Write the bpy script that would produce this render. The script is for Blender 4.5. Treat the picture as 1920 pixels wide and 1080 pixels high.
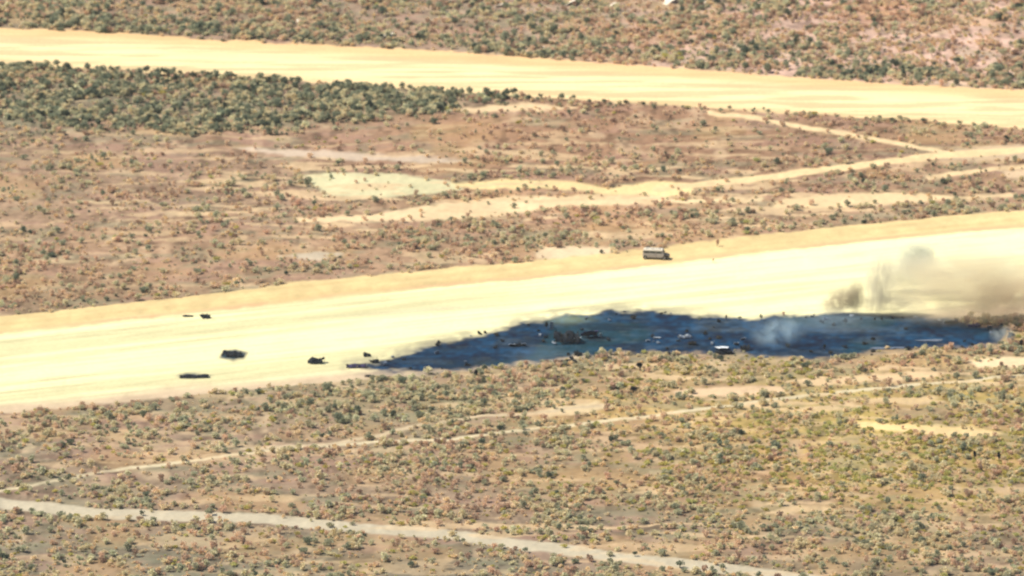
import bpy, math, random
import numpy as np
from mathutils import Vector, Matrix
R = math.radians
random.seed(7); rng = np.random.default_rng(11)
for o in list(bpy.data.objects): bpy.data.objects.remove(o)
scene = bpy.context.scene
COL = scene.collection

# ------------------------------------------------------------ camera
DIST, PITCH, WID = 1500.0, R(15.0), 192.0
FOV = 2*math.atan(WID/2/DIST); TH = math.tan(FOV/2)
CAM = (0.0, -DIST*math.cos(PITCH), DIST*math.sin(PITCH))
cam = bpy.data.objects.new('camera', bpy.data.cameras.new('camera')); COL.objects.link(cam)
cam.location = CAM; cam.rotation_euler = (math.pi/2-PITCH, 0, 0)
cam.data.sensor_width = 36; cam.data.angle = FOV
cam.data.clip_start = 1; cam.data.clip_end = 60000
cam.data.dof.use_dof = True; cam.data.dof.focus_distance = 1000; cam.data.dof.aperture_fstop = 0.34
scene.camera = cam

# ------------------------------------------------------------ sun, sky, exposure
SUN_FROM = Vector((-0.62, -0.02, 0.80)).normalized()
EL = math.asin(SUN_FROM.z); AZ = math.atan2(SUN_FROM.x, SUN_FROM.y)
w = bpy.data.worlds.new('World'); scene.world = w; w.use_nodes = True
nt = w.node_tree; nt.nodes.clear()
sk = nt.nodes.new('ShaderNodeTexSky'); sk.sky_type = 'NISHITA'; sk.sun_disc = False
sk.sun_elevation = EL; sk.sun_rotation = AZ
bg = nt.nodes.new('ShaderNodeBackground'); bg.inputs[1].default_value = 0.085
wo = nt.nodes.new('ShaderNodeOutputWorld')
nt.links.new(sk.outputs[0], bg.inputs[0]); nt.links.new(bg.outputs[0], wo.inputs[0])
sl = bpy.data.lights.new('sun', 'SUN'); sl.energy = 4.6; sl.angle = R(0.6); sl.color = (1.0, 0.90, 0.70)
so = bpy.data.objects.new('sun', sl); COL.objects.link(so)
so.rotation_euler = (-SUN_FROM).to_track_quat('-Z', 'Y').to_euler(); so.location = (0, 0, 300)
scene.view_settings.view_transform = 'Standard'; scene.view_settings.look = 'None'
scene.view_settings.gamma = 1; scene.view_settings.use_curve_mapping = False
scene.view_settings.exposure = 0.56
scene.render.engine = 'CYCLES'
scene.cycles.volume_bounces = 2

# ------------------------------------------------------------ projection between the ground and the view
cp, sp = math.cos(PITCH), math.sin(PITCH)
def g(px, py):
    """ground point under a point of the photograph (1920 x 1080)"""
    u = (px-960)/960*TH; v = (540-py)/960*TH
    dz = v*cp - sp; t = -CAM[2]/dz
    return u*t, CAM[1] + t*(cp + v*sp)
def proj(X, Y, Z=0.0):
    dy = Y-CAM[1]; dz = Z-CAM[2]
    f = dy*cp - dz*sp; up = dy*sp + dz*cp
    return 960 + X/f/TH*960, 540 - up/f/TH*960

# ------------------------------------------------------------ noise
_tab = np.random.default_rng(5).random((8, 256, 256))
def vn(x, y, s, k=0):
    x = np.asarray(x, float)/s + 31.7*k; y = np.asarray(y, float)/s + 17.3*k
    xi = np.floor(x).astype(int); yi = np.floor(y).astype(int)
    fx = x-xi; fy = y-yi; fx = fx*fx*(3-2*fx); fy = fy*fy*(3-2*fy)
    T = _tab[k % 8]; a = T[xi & 255, yi & 255]; b = T[(xi+1) & 255, yi & 255]
    c = T[xi & 255, (yi+1) & 255]; d = T[(xi+1) & 255, (yi+1) & 255]
    return (a*(1-fx)+b*fx)*(1-fy) + (c*(1-fx)+d*fx)*fy
def fbm(x, y, s, k=0, n=3):
    t = 0; a = 1; tot = 0
    for i in range(n):
        t = t + a*vn(x, y, s/2**i, k+i); tot += a; a *= .55
    return t/tot            # 0..1, mean .5
def sstep(a, b, x):
    t = np.clip((x-a)/(b-a), 0, 1); return t*t*(3-2*t)

# ------------------------------------------------------------ layout of the land (traced once, laid on the ground plane)
XS = np.array([-600, 0, 250, 450, 700, 1000, 1250, 1500, 1700, 1920, 2600])
FAR_T = np.array([22, 52, 62, 78, 88, 108, 126, 145, 158, 168, 215])
FAR_B = np.array([88, 118, 136, 147, 162, 183, 198, 214, 226, 243, 290])
NX = np.array([-600, 0, 300, 450, 600, 800, 1000, 1200, 1400, 1600, 1800, 1920, 2600])
NR_T = np.array([652, 592, 560, 543, 525, 505, 489, 468, 443, 421, 402, 393, 330])
NR_B = np.array([832, 776, 747, 733, 719, 703, 682, 658, 638, 618, 598, 588, 522])
BURN = [(652,686),(690,681),(720,672),(760,660),(850,638),(900,625),(980,605),(1020,600),(1030,592),(1100,590),(1160,581),(1230,585),(1300,590),(1420,597),(1500,592),(1540,588),(1600,588),(1700,592),(1770,598),(1800,602),(1830,608),(1870,612),(1888,628),(1880,642),(1800,648),(1700,657),(1650,661),(1560,670),(1480,672),(1400,664),(1300,660),(1200,662),(1100,668),(1040,678),(1000,680),(900,690),(850,695),(760,698),(700,696)]
BURN2 = [(418,658),(440,654),(466,662),(458,674),(436,679),(410,672)]
BURN3 = [(332,704),(350,699),(372,703),(398,706),(366,711),(340,709)]
TRACKS = [  # polyline, width px, colour, object name
 ([(1330,210),(1420,222),(1500,238),(1640,262),(1790,290)], 8, (.60,.47,.29), 'dirt_track'),
 ([(2300,238),(1920,281),(1860,286),(1790,290),(1700,300),(1600,312),(1500,324),(1400,337),(1300,347),(1230,356)], 12, (.60,.47,.28), 'dirt_track'),
 ([(2300,285),(1920,312),(1850,318),(1740,333)], 7, (.58,.44,.27), 'dirt_track'),
 ([(-300,975),(200,885),(500,846),(700,828),(850,822),(950,808),(1080,795),(1200,781),(1400,754),(1560,737),(1700,722),(1860,708),(2300,655)], 5, (.50,.44,.31), 'dirt_track'),
 ([(-300,915),(200,962),(500,972),(620,984),(700,990),(850,1002),(1000,1024),(1200,1050),(1400,1074),(1700,1115)], 19, (.40,.36,.28), 'dirt_track'),
 ([(450,843),(600,835),(700,819),(800,792),(900,779),(1000,775),(1100,762),(1130,757)], 5, (.44,.36,.25), 'dirt_track'),
]
PATCH = [  # polygon, colour, hardness
 ([(560,328),(640,322),(760,326),(850,341),(868,352),(800,362),(700,370),(610,366)], (.50,.48,.31)),
 ([(850,343),(960,334),(1060,340),(1150,352),(1240,338),(1290,342),(1300,362),(1230,372),(1130,364),(1020,352),(900,352)], (.64,.52,.28)),
 ([(830,380),(950,368),(1100,366),(1230,368),(1290,378),(1180,384),(1050,386),(960,398),(840,412),(700,414),(560,420),(560,410),(700,402)], (.60,.47,.30)),
 ([(440,276),(560,278),(700,288),(880,298),(860,305),(700,300),(540,292)], (.44,.36,.29)),
 ([(1250,374),(1380,370),(1430,374),(1380,381),(1270,382)], (.58,.48,.30)),
 ([(1480,372),(1600,362),(1720,360),(1800,366),(1900,360),(1900,367),(1790,374),(1700,380),(1560,388),(1440,392)], (.60,.47,.29)),
 ([(1730,296),(1820,276),(1960,270),(1960,300),(1830,304)], (.44,.34,.24)),
 ([(1600,790),(1660,793),(1760,800),(1850,803),(1885,812),(1860,820),(1770,822),(1690,812),(1620,805)], (.62,.48,.25)),
 ([(1255,730),(1350,726),(1470,724),(1480,736),(1380,742),(1270,742)], (.54,.40,.27)),
 ([(1500,712),(1620,702),(1760,695),(1770,706),(1650,714),(1520,724)], (.56,.42,.26)),
 ([(1810,676),(1900,668),(2000,662),(2000,680),(1900,688),(1830,686)], (.62,.50,.33)),
 ([(1010,772),(1060,760),(1120,752),(1150,760),(1100,774),(1030,782)], (.52,.42,.27)),
 ([(850,205),(930,199),(1000,196),(1080,203),(1000,212),(890,213)], (.58,.44,.28)),
 ([(1000,470),(1060,462),(1150,464),(1130,480),(1010,488)], (.56,.45,.31)),
 ([(520,480),(600,470),(640,476),(600,486)], (.44,.38,.30)),
 ([(1880,322),(1960,316),(1960,336),(1890,334)], (.50,.38,.26)),
]
SOIL_BLOBS = [ # cx, cy, rx, ry, colour
 (300, 20, 500, 60, (.28,.23,.19)), (1000, 40, 450, 60, (.36,.31,.27)), (1650, 70, 520, 100, (.62,.49,.46)),
 (1250, 60, 110, 30, (.60,.40,.32)), (1690, 25, 90, 18, (.46,.27,.15)), (900, 60, 120, 30, (.38,.26,.20)),
 (200, 190, 420, 60, (.22,.21,.17)), (700, 190, 240, 30, (.23,.22,.17)),
 (1000, 245, 420, 50, (.35,.245,.18)), (1350, 270, 300, 45, (.31,.22,.165)), (1650, 240, 240, 30, (.30,.22,.16)),
 (400, 250, 300, 40, (.34,.25,.20)), (300, 330, 300, 60, (.33,.265,.21)), (850, 325, 180, 25, (.30,.22,.175)),
 (700, 440, 380, 45, (.38,.29,.22)), (1100, 400, 240, 35, (.50,.36,.24)), (1600, 350, 300, 30, (.35,.26,.195)),
 (1400, 420, 380, 35, (.40,.31,.23)), (950, 455, 120, 12, (.30,.27,.18)),
 (300, 640, 50, 20, (.40,.3,.22)), (800, 745, 420, 35, (.30,.28,.20)), (1250, 705, 300, 25, (.34,.31,.20)),
 (1700, 690, 250, 22, (.40,.34,.215)), (1200, 870, 260, 60, (.31,.25,.18)), (700, 860, 350, 70, (.29,.245,.195)),
 (1600, 840, 430, 100, (.45,.395,.165)), (1850, 870, 200, 70, (.38,.30,.165)), (1450, 880, 130, 60, (.40,.275,.175)),
 (1250, 770, 200, 40, (.48,.38,.19)), (700, 950, 500, 40, (.28,.24,.2)), (1300, 1010, 350, 50, (.25,.22,.18)),
 (1700, 1020, 350, 60, (.27,.24,.18)), (600, 1060, 500, 40, (.2,.2,.17)), (100, 850, 400, 120, (.27,.235,.195)),
 (1100, 950, 150, 14, (.38,.28,.2)), (1500, 935, 200, 12, (.34,.27,.18)),
]
def seg_dist(px, py, pts, closed=False):
    d = np.full(np.shape(px), 1e9); n = len(pts)
    for i in range(n if closed else n-1):
        ax, ay = pts[i]; bx, by = pts[(i+1) % n]
        vx, vy = bx-ax, by-ay; L = vx*vx+vy*vy+1e-9
        t = np.clip(((px-ax)*vx+(py-ay)*vy)/L, 0, 1)
        d = np.minimum(d, np.hypot(px-ax-t*vx, py-ay-t*vy))
    return d
def poly_sd(px, py, pts):
    ins = np.zeros(np.shape(px), bool); n = len(pts)
    for i in range(n):
        ax, ay = pts[i]; bx, by = pts[(i+1) % n]
        if ay == by: continue
        c = (ay > py) != (by > py)
        ins ^= c & (px < (bx-ax)*(py-ay)/(by-ay)+ax)
    d = seg_dist(px, py, pts, True)
    return np.where(ins, d, -d)
def height(X, Y):
    px, py = proj(X, Y)
    flat = np.clip(strip_m(px, py, 0), 0, 1)
    h = (fbm(X, Y, 3.5, 1, 3)-.5)*.32 + (fbm(X, Y, 40, 3, 2)-.5)*.8*1.0
    fine = (vn(X, Y, .9, 5)-.5)*.14
    return (h+fine)*(1-.88*flat)
def strip_m(px, py, wob):
    a = np.interp(px, XS, FAR_T); b = np.interp(px, XS, FAR_B)
    m1 = sstep(-1.5, 1.5, np.minimum(py-a, b-py)+wob)
    a2 = np.interp(px, NX, NR_T); b2 = np.interp(px, NX, NR_B)
    m2 = sstep(-2, 2, np.minimum(py-a2, b2-py)+wob)
    return np.maximum(m1, m2)
def blob(px, py, cx, cy, rx, ry): return np.exp(-((px-cx)/rx)**2-((py-cy)/ry)**2)
def land(X, Y):
    """colour, zone id and bareness of the land at world points"""
    px0, py0 = proj(X, Y)
    px = px0 + (fbm(X, Y, 6, 0)-.5)*26 ; py = py0 + (fbm(X, Y, 5, 2)-.5)*9
    pyf = py0 + (fbm(X, Y, 2.2, 4)-.5)*6 + (fbm(X, Y, 9, 6)-.5)*4
    col = np.zeros(np.shape(X)+(3,)); ws = np.full(np.shape(X), 1e-3); col += np.array([.33,.265,.195])*1e-3
    bx = px + (fbm(X, Y, 18, 3)-.5)*160; by = py + (fbm(X, Y, 18, 5)-.5)*50
    for cx, cy, rx, ry, c in SOIL_BLOBS:
        wgt = np.exp(-((bx-cx)/rx)**2-((by-cy)/ry)**2)
        wgt = wgt**1.5; ws += wgt; col += wgt[..., None]*np.array(c)
    col /= ws[..., None]; col = col*np.array([.80,.70,.625])
    # fine breaking-up of the soil: bare crust, litter, gravel
    n1 = fbm(X, Y*.55, 2.4, 1, 3); n2 = fbm(X, Y, 9, 4, 3); n3 = vn(X, Y, .7, 2)
    col *= (.62 + .66*n1 + .35*(n2-.5) + .25*(n3-.5))[..., None]
    pale = sstep(.62, .78, fbm(X, Y*.6, 5.5, 6, 3))
    col = col*(1-.45*pale[..., None]) + .45*pale[..., None]*np.array([.52,.40,.27])
    gr = sstep(.50, .68, fbm(X*.6, Y, 4.5, 3, 3))*.42
    col = col*(1-gr[..., None]) + gr[..., None]*np.array([.185,.195,.135])
    pk = sstep(.52, .70, fbm(X*.6, Y, 5.5, 5, 3))*.40
    col = col*(1-pk[..., None]) + pk[..., None]*np.array([.31,.19,.155])
    dk = sstep(.60, .72, fbm(X, Y*.6, 1.8, 7, 2))*.35; col = col*(1-dk[..., None])
    och = sstep(.56, .74, fbm(X, Y, 14, 7, 2))*.35
    col = col*(1-och[..., None]) + och[..., None]*np.array([.40,.26,.13])
    zone = np.zeros(np.shape(X), int); bare = np.zeros(np.shape(X))
    def mix(m, c, zid=None):
        nonlocal col, bare
        col = col*(1-m[..., None]) + m[..., None]*c
        bare = np.maximum(bare, m)
        if zid is not None: zone[m > .5] = zid
    for i, (pts, c) in enumerate(PATCH):
        m = sstep(-3.5, 3, poly_sd(px, pyf, pts)+(n1-.5)*5)*.92
        mix(m, np.array(c)*(.82+.36*n2)[..., None], 20+i)
    for i, (pts, wd, c, nm) in enumerate(TRACKS):
        d = seg_dist(px0+(n1-.5)*4, py0+(fbm(X, Y, 4, 5)-.5)*5, pts)
        gap = sstep(.25, .42, fbm(X, Y, 7, 6, 2)) if wd < 9 else 1.0
        m = sstep(1.6, -1.6, d-wd/2)*(.68+.32*gap)
        mix(m, np.array(c)*(.86+.28*n1)[..., None], 40+i)
    # faint broken streaks of bare sand
    stk = fbm(X*.2-Y*.05+vn(X, Y, 6, 3)*2, Y+vn(X, Y, 5, 1)*3, 3.0, 7, 3)
    reg = np.clip(blob(px0, py0, 1000, 380, 700, 80)+blob(px0, py0, 1500, 720, 600, 50)+.6*blob(px0, py0, 1200, 960, 500, 50)+.5, 0, 1)*sstep(195, 260, py0)
    m = sstep(.60, .70, stk)*reg*.75
    mix(m, np.array([.52,.39,.245])*(.8+.4*n1)[..., None])
    # far dirt road
    a = np.interp(px0, XS, FAR_T); b = np.interp(px0, XS, FAR_B)
    e = np.minimum(pyf-a, b-pyf); m = sstep(-1.5, 2.0, e)
    v = (py0-a)/(b-a)
    st = fbm(X*.12+Y*.05, Y, 2.2, 3, 3)
    cfar = np.array([.70,.57,.34])*(1-.28*sstep(.62, .35, st))[..., None]
    org = (sstep(.32, .12, v)+.35*sstep(.78, .95, v))[..., None]
    cfar = cfar*(1-.75*org)+.75*org*np.array([.60,.40,.21])
    core = np.exp(-((v-.55)/.16)**2)[..., None]; cfar = cfar*(1+.10*core)
    cfar = cfar*(.93+.14*n2)[..., None]
    mix(m, cfar, 1)
    # near dirt runway
    a = np.interp(px0, NX, NR_T); b = np.interp(px0, NX, NR_B)
    e = np.minimum(pyf-a, b-pyf); m = sstep(-2, 2.5, e)
    dt = py0-a; db = b-py0
    cn = np.array([.79,.75,.46])*np.ones(np.shape(X)+(1,))
    Yr = Y*math.cos(.38)-X*math.sin(.38)   # runs with the strip
    st = fbm(X*.04, Yr, 3.2, 2, 3)
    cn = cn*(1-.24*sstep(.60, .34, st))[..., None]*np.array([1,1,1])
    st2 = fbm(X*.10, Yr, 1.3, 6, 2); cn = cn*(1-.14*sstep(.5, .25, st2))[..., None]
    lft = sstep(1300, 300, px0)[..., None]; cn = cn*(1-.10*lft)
    for off, wd in ((52, 1.6), (58, 1.6), (100, 1.5), (106, 1.5)):      # twin wheel tracks
        tr = np.exp(-((dt-off-(fbm(X, 0*Y, 45, 4, 2)-.5)*16)/wd)**2)*.22*sstep(.3, .6, vn(X*.3, Yr, 7, 1))
        cn = cn*(1-tr[..., None])+tr[..., None]*np.array([.45,.38,.25])
    # graded verge along the top, darker wheel rut through the middle
    vg = sstep(40, 26, dt+(n2-.5)*10)[..., None]
    cn = cn*(1-.75*vg)+.75*vg*np.array([.51,.365,.175])*(.78+.44*n1)[..., None]
    ln = np.exp(-((dt-31+(n1-.5)*6)/3.4)**2)[..., None]*(.35+.6*sstep(.3,.6,n2))[..., None]
    cn = cn*(1-ln)+ln*np.array([.52,.34,.2])
    rut = np.exp(-((dt-83-(px0-1400)*.012)/5.0)**2)*(.35+.5*n2)*sstep(500, 800, px0)*.9
    rut = np.maximum(rut, np.exp(-((dt-118+(n2-.5)*8)/4.0)**2)*.35*n2*sstep(1300, 900, px0))
    cn = cn*(1-rut[..., None])+rut[..., None]*np.array([.47,.43,.31])
    lg = sstep(30, 6, db+(n2-.5)*14)[..., None]
    cn = cn*(1-.8*lg)+.8*lg*np.array([.44,.33,.25])*(.85+.3*n1)[..., None]
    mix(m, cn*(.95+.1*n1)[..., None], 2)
    # burnt ground, a feathered ashy edge
    sd = poly_sd(px0+(n2-.5)*30, py0+(fbm(X, Y, 2.6, 6)-.5)*15+(fbm(X, Y, 8, 1)-.5)*8, BURN)
    for P in (BURN2, BURN3): sd = np.maximum(sd, poly_sd(px0, pyf, P))
    m = sstep(-3.5, 5.0, sd)
    ash = .6*fbm(X, Y, 3.5, 5, 4)+.4*vn(X, Y*.6, .8, 2); ash2 = fbm(X*.5, Y, 9, 1, 2)
    cb = np.array([.010,.040,.092])*(.1+1.7*ash**1.4)[..., None]  # char colour with the blue of haze and sky light mixed in
    teal = sstep(.45, .65, vn(X, Y, 11, 3))[..., None]; cb = cb*(1-teal*.5)+teal*.5*np.array([.018,.052,.062])
    cb = cb + (sstep(.56, .78, ash2)*.03)[..., None]*np.array([.8,1.0,1.15])
    cb = cb + blob(px0, py0, 1065, 598, 45, 9)[..., None]*np.array([.12,.14,.07])
    br = sstep(.56, .72, fbm(X*.7, Y, 5, 4, 3))[..., None]*.28; cb = cb*(1-br)+br*np.array([.055,.058,.060])
    sk = sstep(.62, .72, fbm(X*.35, Y, 1.6, 6, 3))[..., None]*.16; cb = cb*(1-sk)+sk*np.array([.12,.14,.16])
    bk = sstep(.58, .70, fbm(X*.5, Y, 3, 2, 3))[..., None]*.55; cb = cb*(1-bk)+bk*np.array([.006,.014,.030])
    edge = np.exp(-(sd/4.5)**2)[..., None]*.30
    cb = cb*(1-edge)+edge*np.array([.09,.07,.09])
    mix(m, cb, 3)
    sdm = poly_sd(px0+(n2-.5)*30, pyf, BURN)
    fr = sstep(-22, -1, sdm)*(1-m)*.6*sstep(.25, .65, n1)*sstep(1500, 1200, px0)+sstep(-8, -1, sd)*(1-m)*.3*sstep(1200, 1500, px0)
    col = col*(1-fr[..., None])+fr[..., None]*np.array([.12,.11,.11])
    return np.clip(col, .01, .9), zone, bare, m

# ------------------------------------------------------------ materials
def mat(name, color, rough=.9, spec=.2, metal=0, noise=0, nscale=8, rand=0, bump=0, emis=None, attr=None, hueshift=None, leaf=0):
    m = bpy.data.materials.new(name); m.use_nodes = True
    n = m.node_tree; b = n.nodes['Principled BSDF']
    b.inputs['Roughness'].default_value = rough; b.inputs['Metallic'].default_value = metal
    b.inputs['Specular IOR Level'].default_value = spec
    src = None
    if attr:
        a = n.nodes.new('ShaderNodeAttribute'); a.attribute_name = attr; src = a.outputs['Color']
    else:
        c = n.nodes.new('ShaderNodeRGB'); c.outputs[0].default_value = (*color, 1); src = c.outputs[0]
    def mul(src, fac_out, lo, hi):
        mr = n.nodes.new('ShaderNodeMapRange'); mr.inputs[3].default_value = lo; mr.inputs[4].default_value = hi
        n.links.new(fac_out, mr.inputs[0])
        vm = n.nodes.new('ShaderNodeVectorMath'); vm.operation = 'SCALE'
        n.links.new(src, vm.inputs[0]); n.links.new(mr.outputs[0], vm.inputs['Scale']); return vm.outputs[0]
    if noise:
        tc = n.nodes.new('ShaderNodeTexCoord'); nz = n.nodes.new('ShaderNodeTexNoise')
        nz.inputs['Scale'].default_value = nscale; nz.inputs['Detail'].default_value = 5
        n.links.new(tc.outputs['Object'], nz.inputs['Vector'])
        src = mul(src, nz.outputs[0], 1-noise*1.6, 1+noise*1.6)
        if bump:
            bp = n.nodes.new('ShaderNodeBump'); bp.inputs['Strength'].default_value = bump; bp.inputs['Distance'].default_value = .1
            n.links.new(nz.outputs[0], bp.inputs['Height']); n.links.new(bp.outputs[0], b.inputs['Normal'])
    if rand:
        oi = n.nodes.new('ShaderNodeObjectInfo'); src = mul(src, oi.outputs['Random'], 1-rand, 1+rand)
        if hueshift:
            mx = n.nodes.new('ShaderNodeMix'); mx.data_type = 'RGBA'
            wn = n.nodes.new('ShaderNodeTexNoise'); wn.inputs['Scale'].default_value = .13; wn.inputs['Detail'].default_value = 3
            n.links.new(oi.outputs['Location'], wn.inputs['Vector'])
            wr = n.nodes.new('ShaderNodeMath'); wr.operation = 'MULTIPLY_ADD'; wr.inputs[1].default_value = .35
            n.links.new(oi.outputs['Random'], wr.inputs[0]); n.links.new(wn.outputs[0], wr.inputs[2])
            mr = n.nodes.new('ShaderNodeMapRange'); mr.inputs[1].default_value = .5; mr.inputs[2].default_value = .85; n.links.new(wr.outputs[0], mr.inputs[0])
            n.links.new(mr.outputs[0], mx.inputs[0]); n.links.new(src, mx.inputs[6]); mx.inputs[7].default_value = (*hueshift, 1)
            src = mx.outputs[2]
    n.links.new(src, b.inputs['Base Color'])
    if leaf:
        tl = n.nodes.new('ShaderNodeBsdfTranslucent'); ms = n.nodes.new('ShaderNodeMixShader'); ms.inputs[0].default_value = leaf
        n.links.new(src, tl.inputs[0]); n.links.new(b.outputs[0], ms.inputs[1]); n.links.new(tl.outputs[0], ms.inputs[2])
        n.links.new(ms.outputs[0], n.nodes['Material Output'].inputs['Surface'])
    return m
M = {}
M['land'] = mat('weathered_soil', (0,0,0), 1.0, .0, attr='soil', noise=.10, nscale=1.3, bump=.3)
M['sage'] = mat('sage_leaf', (.56,.57,.39), .8, .03, rand=.45, hueshift=(.72,.62,.40), leaf=.42)
M['dry'] = mat('dry_twig', (.60,.40,.29), .9, .03, rand=.45, hueshift=(.78,.60,.42), leaf=.42)
M['dark'] = mat('dark_leaf', (.17,.21,.15), .7, .03, rand=.5, hueshift=(.36,.37,.25), leaf=.42)
M['straw'] = mat('straw_grass', (.84,.72,.50), .9, .03, rand=.2, hueshift=(.80,.62,.38), leaf=.42)
M['yellow'] = mat('yellow_grass', (.62,.52,.16), .9, .03, rand=.3, hueshift=(.50,.50,.20), leaf=.42)
M['bark'] = mat('bark', (.11,.085,.065), .95, .1, noise=.2, nscale=12)
M['char'] = mat('charred_skin', (.012,.016,.024), .8, .15, noise=.3, nscale=3, bump=.4)
M['char2'] = mat('charred_wood', (.022,.022,.022), .9, .1, noise=.3, nscale=6)
M['violet'] = mat('scorched_skin', (.035,.03,.085), .7, .2, noise=.25, nscale=2.5)
M['alu'] = mat('bare_aluminium', (.62,.66,.72), .4, .5, noise=.12, nscale=4)
M['pinkwhite'] = mat('faded_panel', (.70,.55,.55), .6, .3, noise=.1, nscale=4)
M['grey'] = mat('grey_skin', (.26,.30,.36), .5, .4, noise=.15, nscale=3)
M['dull'] = mat('sooty_skin', (.10,.13,.19), .7, .2, noise=.2, nscale=3)
M['vanwhite'] = mat('dusty_white_paint', (.62,.57,.48), .45, .4, noise=.08, nscale=2)
M['vanshade'] = mat('dusty_shaded_paint', (.34,.31,.29), .5, .4, noise=.1, nscale=2)  # pale vehicle paint greyed, the shade of its sides put into the colour
M['glass'] = mat('tinted_glass', (.04,.045,.045), .12, .5)
M['tyre'] = mat('tyre_rubber', (.02,.019,.017), .9, .2, noise=.1, nscale=9)
M['rim'] = mat('steel_rim', (.25,.24,.22), .4, .5, noise=.05, nscale=9)
M['nose'] = mat('dark_brown_nose', (.045,.036,.025), .5, .4, noise=.1, nscale=3)  # bonnet much darker than body and roof
M['lamp'] = mat('lamp_glass', (.55,.52,.45), .2, .5)
M['redlamp'] = mat('tail_lamp_glass', (.25,.03,.02), .3, .5)

# ------------------------------------------------------------ object helpers
def tag(o, label=None, cat=None, group=None, kind=None):
    if label: o['label'] = label
    if cat: o['category'] = cat
    if group: o['group'] = group
    if kind: o['kind'] = kind
    return o
def mesh(name, verts, faces, m, smooth=False):
    me = bpy.data.meshes.new(name); me.from_pydata([tuple(v) for v in verts], [], faces); me.update()
    if m: me.materials.append(m)
    if smooth:
        for p in me.polygons: p.use_smooth = True
    return me
def link(name, me, parent=None, loc=None, rz=None, scale=None):
    o = bpy.data.objects.new(name, me); COL.objects.link(o)
    if parent: o.parent = parent
    if loc is not None: o.location = loc
    if rz is not None: o.rotation_euler.z = rz
    if scale is not None: o.scale = scale
    return o
class MB:
    def __init__(s): s.v = []; s.f = []
    def add(s, vs, fs):
        k = len(s.v); s.v += [tuple(v) for v in vs]; s.f += [tuple(i+k for i in f) for f in fs]
    def box(s, x0, x1, y0, y1, z0, z1, tx=0, ty=0, M4=None):
        vs = [(x0,y0,z0),(x1,y0,z0),(x1,y1,z0),(x0,y1,z0),(x0+tx,y0+ty,z1),(x1-tx,y0+ty,z1),(x1-tx,y1-ty,z1),(x0+tx,y1-ty,z1)]
        if M4: vs = [M4 @ Vector(v) for v in vs]
        s.add(vs, [(3,2,1,0),(4,5,6,7),(0,1,5,4),(1,2,6,5),(2,3,7,6),(3,0,4,7)])
    def tube(s, a, b, r0, r1=None, n=8):
        a = Vector(a); b = Vector(b); r1 = r0 if r1 is None else r1
        z = (b-a).normalized(); x = z.orthogonal().normalized(); y = z.cross(x)
        vs = []
        for p, r in ((a, r0), (b, r1)):
            for i in range(n):
                t = 2*math.pi*i/n; vs.append(p + x*(r*math.cos(t)) + y*(r*math.sin(t)))
        fs = [(i, (i+1) % n, n+(i+1) % n, n+i) for i in range(n)] + [tuple(range(n-1, -1, -1)), tuple(range(n, 2*n))]
        s.add(vs, fs)
    def prism(s, prof, y0, y1):     # profile in xz, swept along y
        n = len(prof); vs = [(x, y0, z) for x, z in prof]+[(x, y1, z) for x, z in prof]
        fs = [(i, (i+1) % n, n+(i+1) % n, n+i) for i in range(n)] + [tuple(range(n-1, -1, -1)), tuple(range(n, 2*n))]
        s.add(vs, fs)
    def build(s, name, m, parent=None, smooth=False, bevel=0):
        o = link(name, mesh(name, s.v, s.f, m, smooth), parent)
        if bevel:
            b = o.modifiers.new('bevel', 'BEVEL'); b.width = bevel; b.segments = 2; b.limit_method = 'ANGLE'
        return o
def empty(name, loc, rz=0):
    o = bpy.data.objects.new(name, None); COL.objects.link(o); o.location = loc; o.rotation_euler = (0, 0, rz); o.empty_display_size = .3
    return o
def hz(x, y): return float(height(np.array([x]), np.array([y]))[0])
def spot(px, py):
    x, y = g(px, py); return (x, y, hz(x, y))

# ------------------------------------------------------------ the land: one height field, cut into its surfaces
x0, x1, y0, y1 = -150, 150, -300, 350
dx, dy = .36, .75
xs = np.arange(x0, x1+dx/2, dx); ys = np.arange(y0, y1+dy/2, dy)
GX, GY = np.meshgrid(xs, ys, indexing='ij')
jx = (rng.random(GX.shape)-.5)*dx*.5; jy = (rng.random(GX.shape)-.5)*dy*.5
jx[0, :] = jx[-1, :] = 0; jx[:, 0] = jx[:, -1] = 0; jy[0, :] = jy[-1, :] = 0; jy[:, 0] = jy[:, -1] = 0
GX = GX+jx; GY = GY+jy
GZ = height(GX, GY); 
COLR, ZONE, BARE, BRN = land(GX, GY)
GZ[0, :] = GZ[-1, :] = 0; GZ[:, 0] = GZ[:, -1] = 0
nx, ny = GX.shape
idx = np.arange(nx*ny).reshape(nx, ny)
quads = np.stack([idx[:-1, :-1], idx[1:, :-1], idx[1:, 1:], idx[:-1, 1:]], -1).reshape(-1, 4)
zq = ZONE[:-1, :-1].reshape(-1)
PV = np.stack([GX, GY, GZ], -1).reshape(-1, 3); CV = COLR.reshape(-1, 3)
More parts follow.
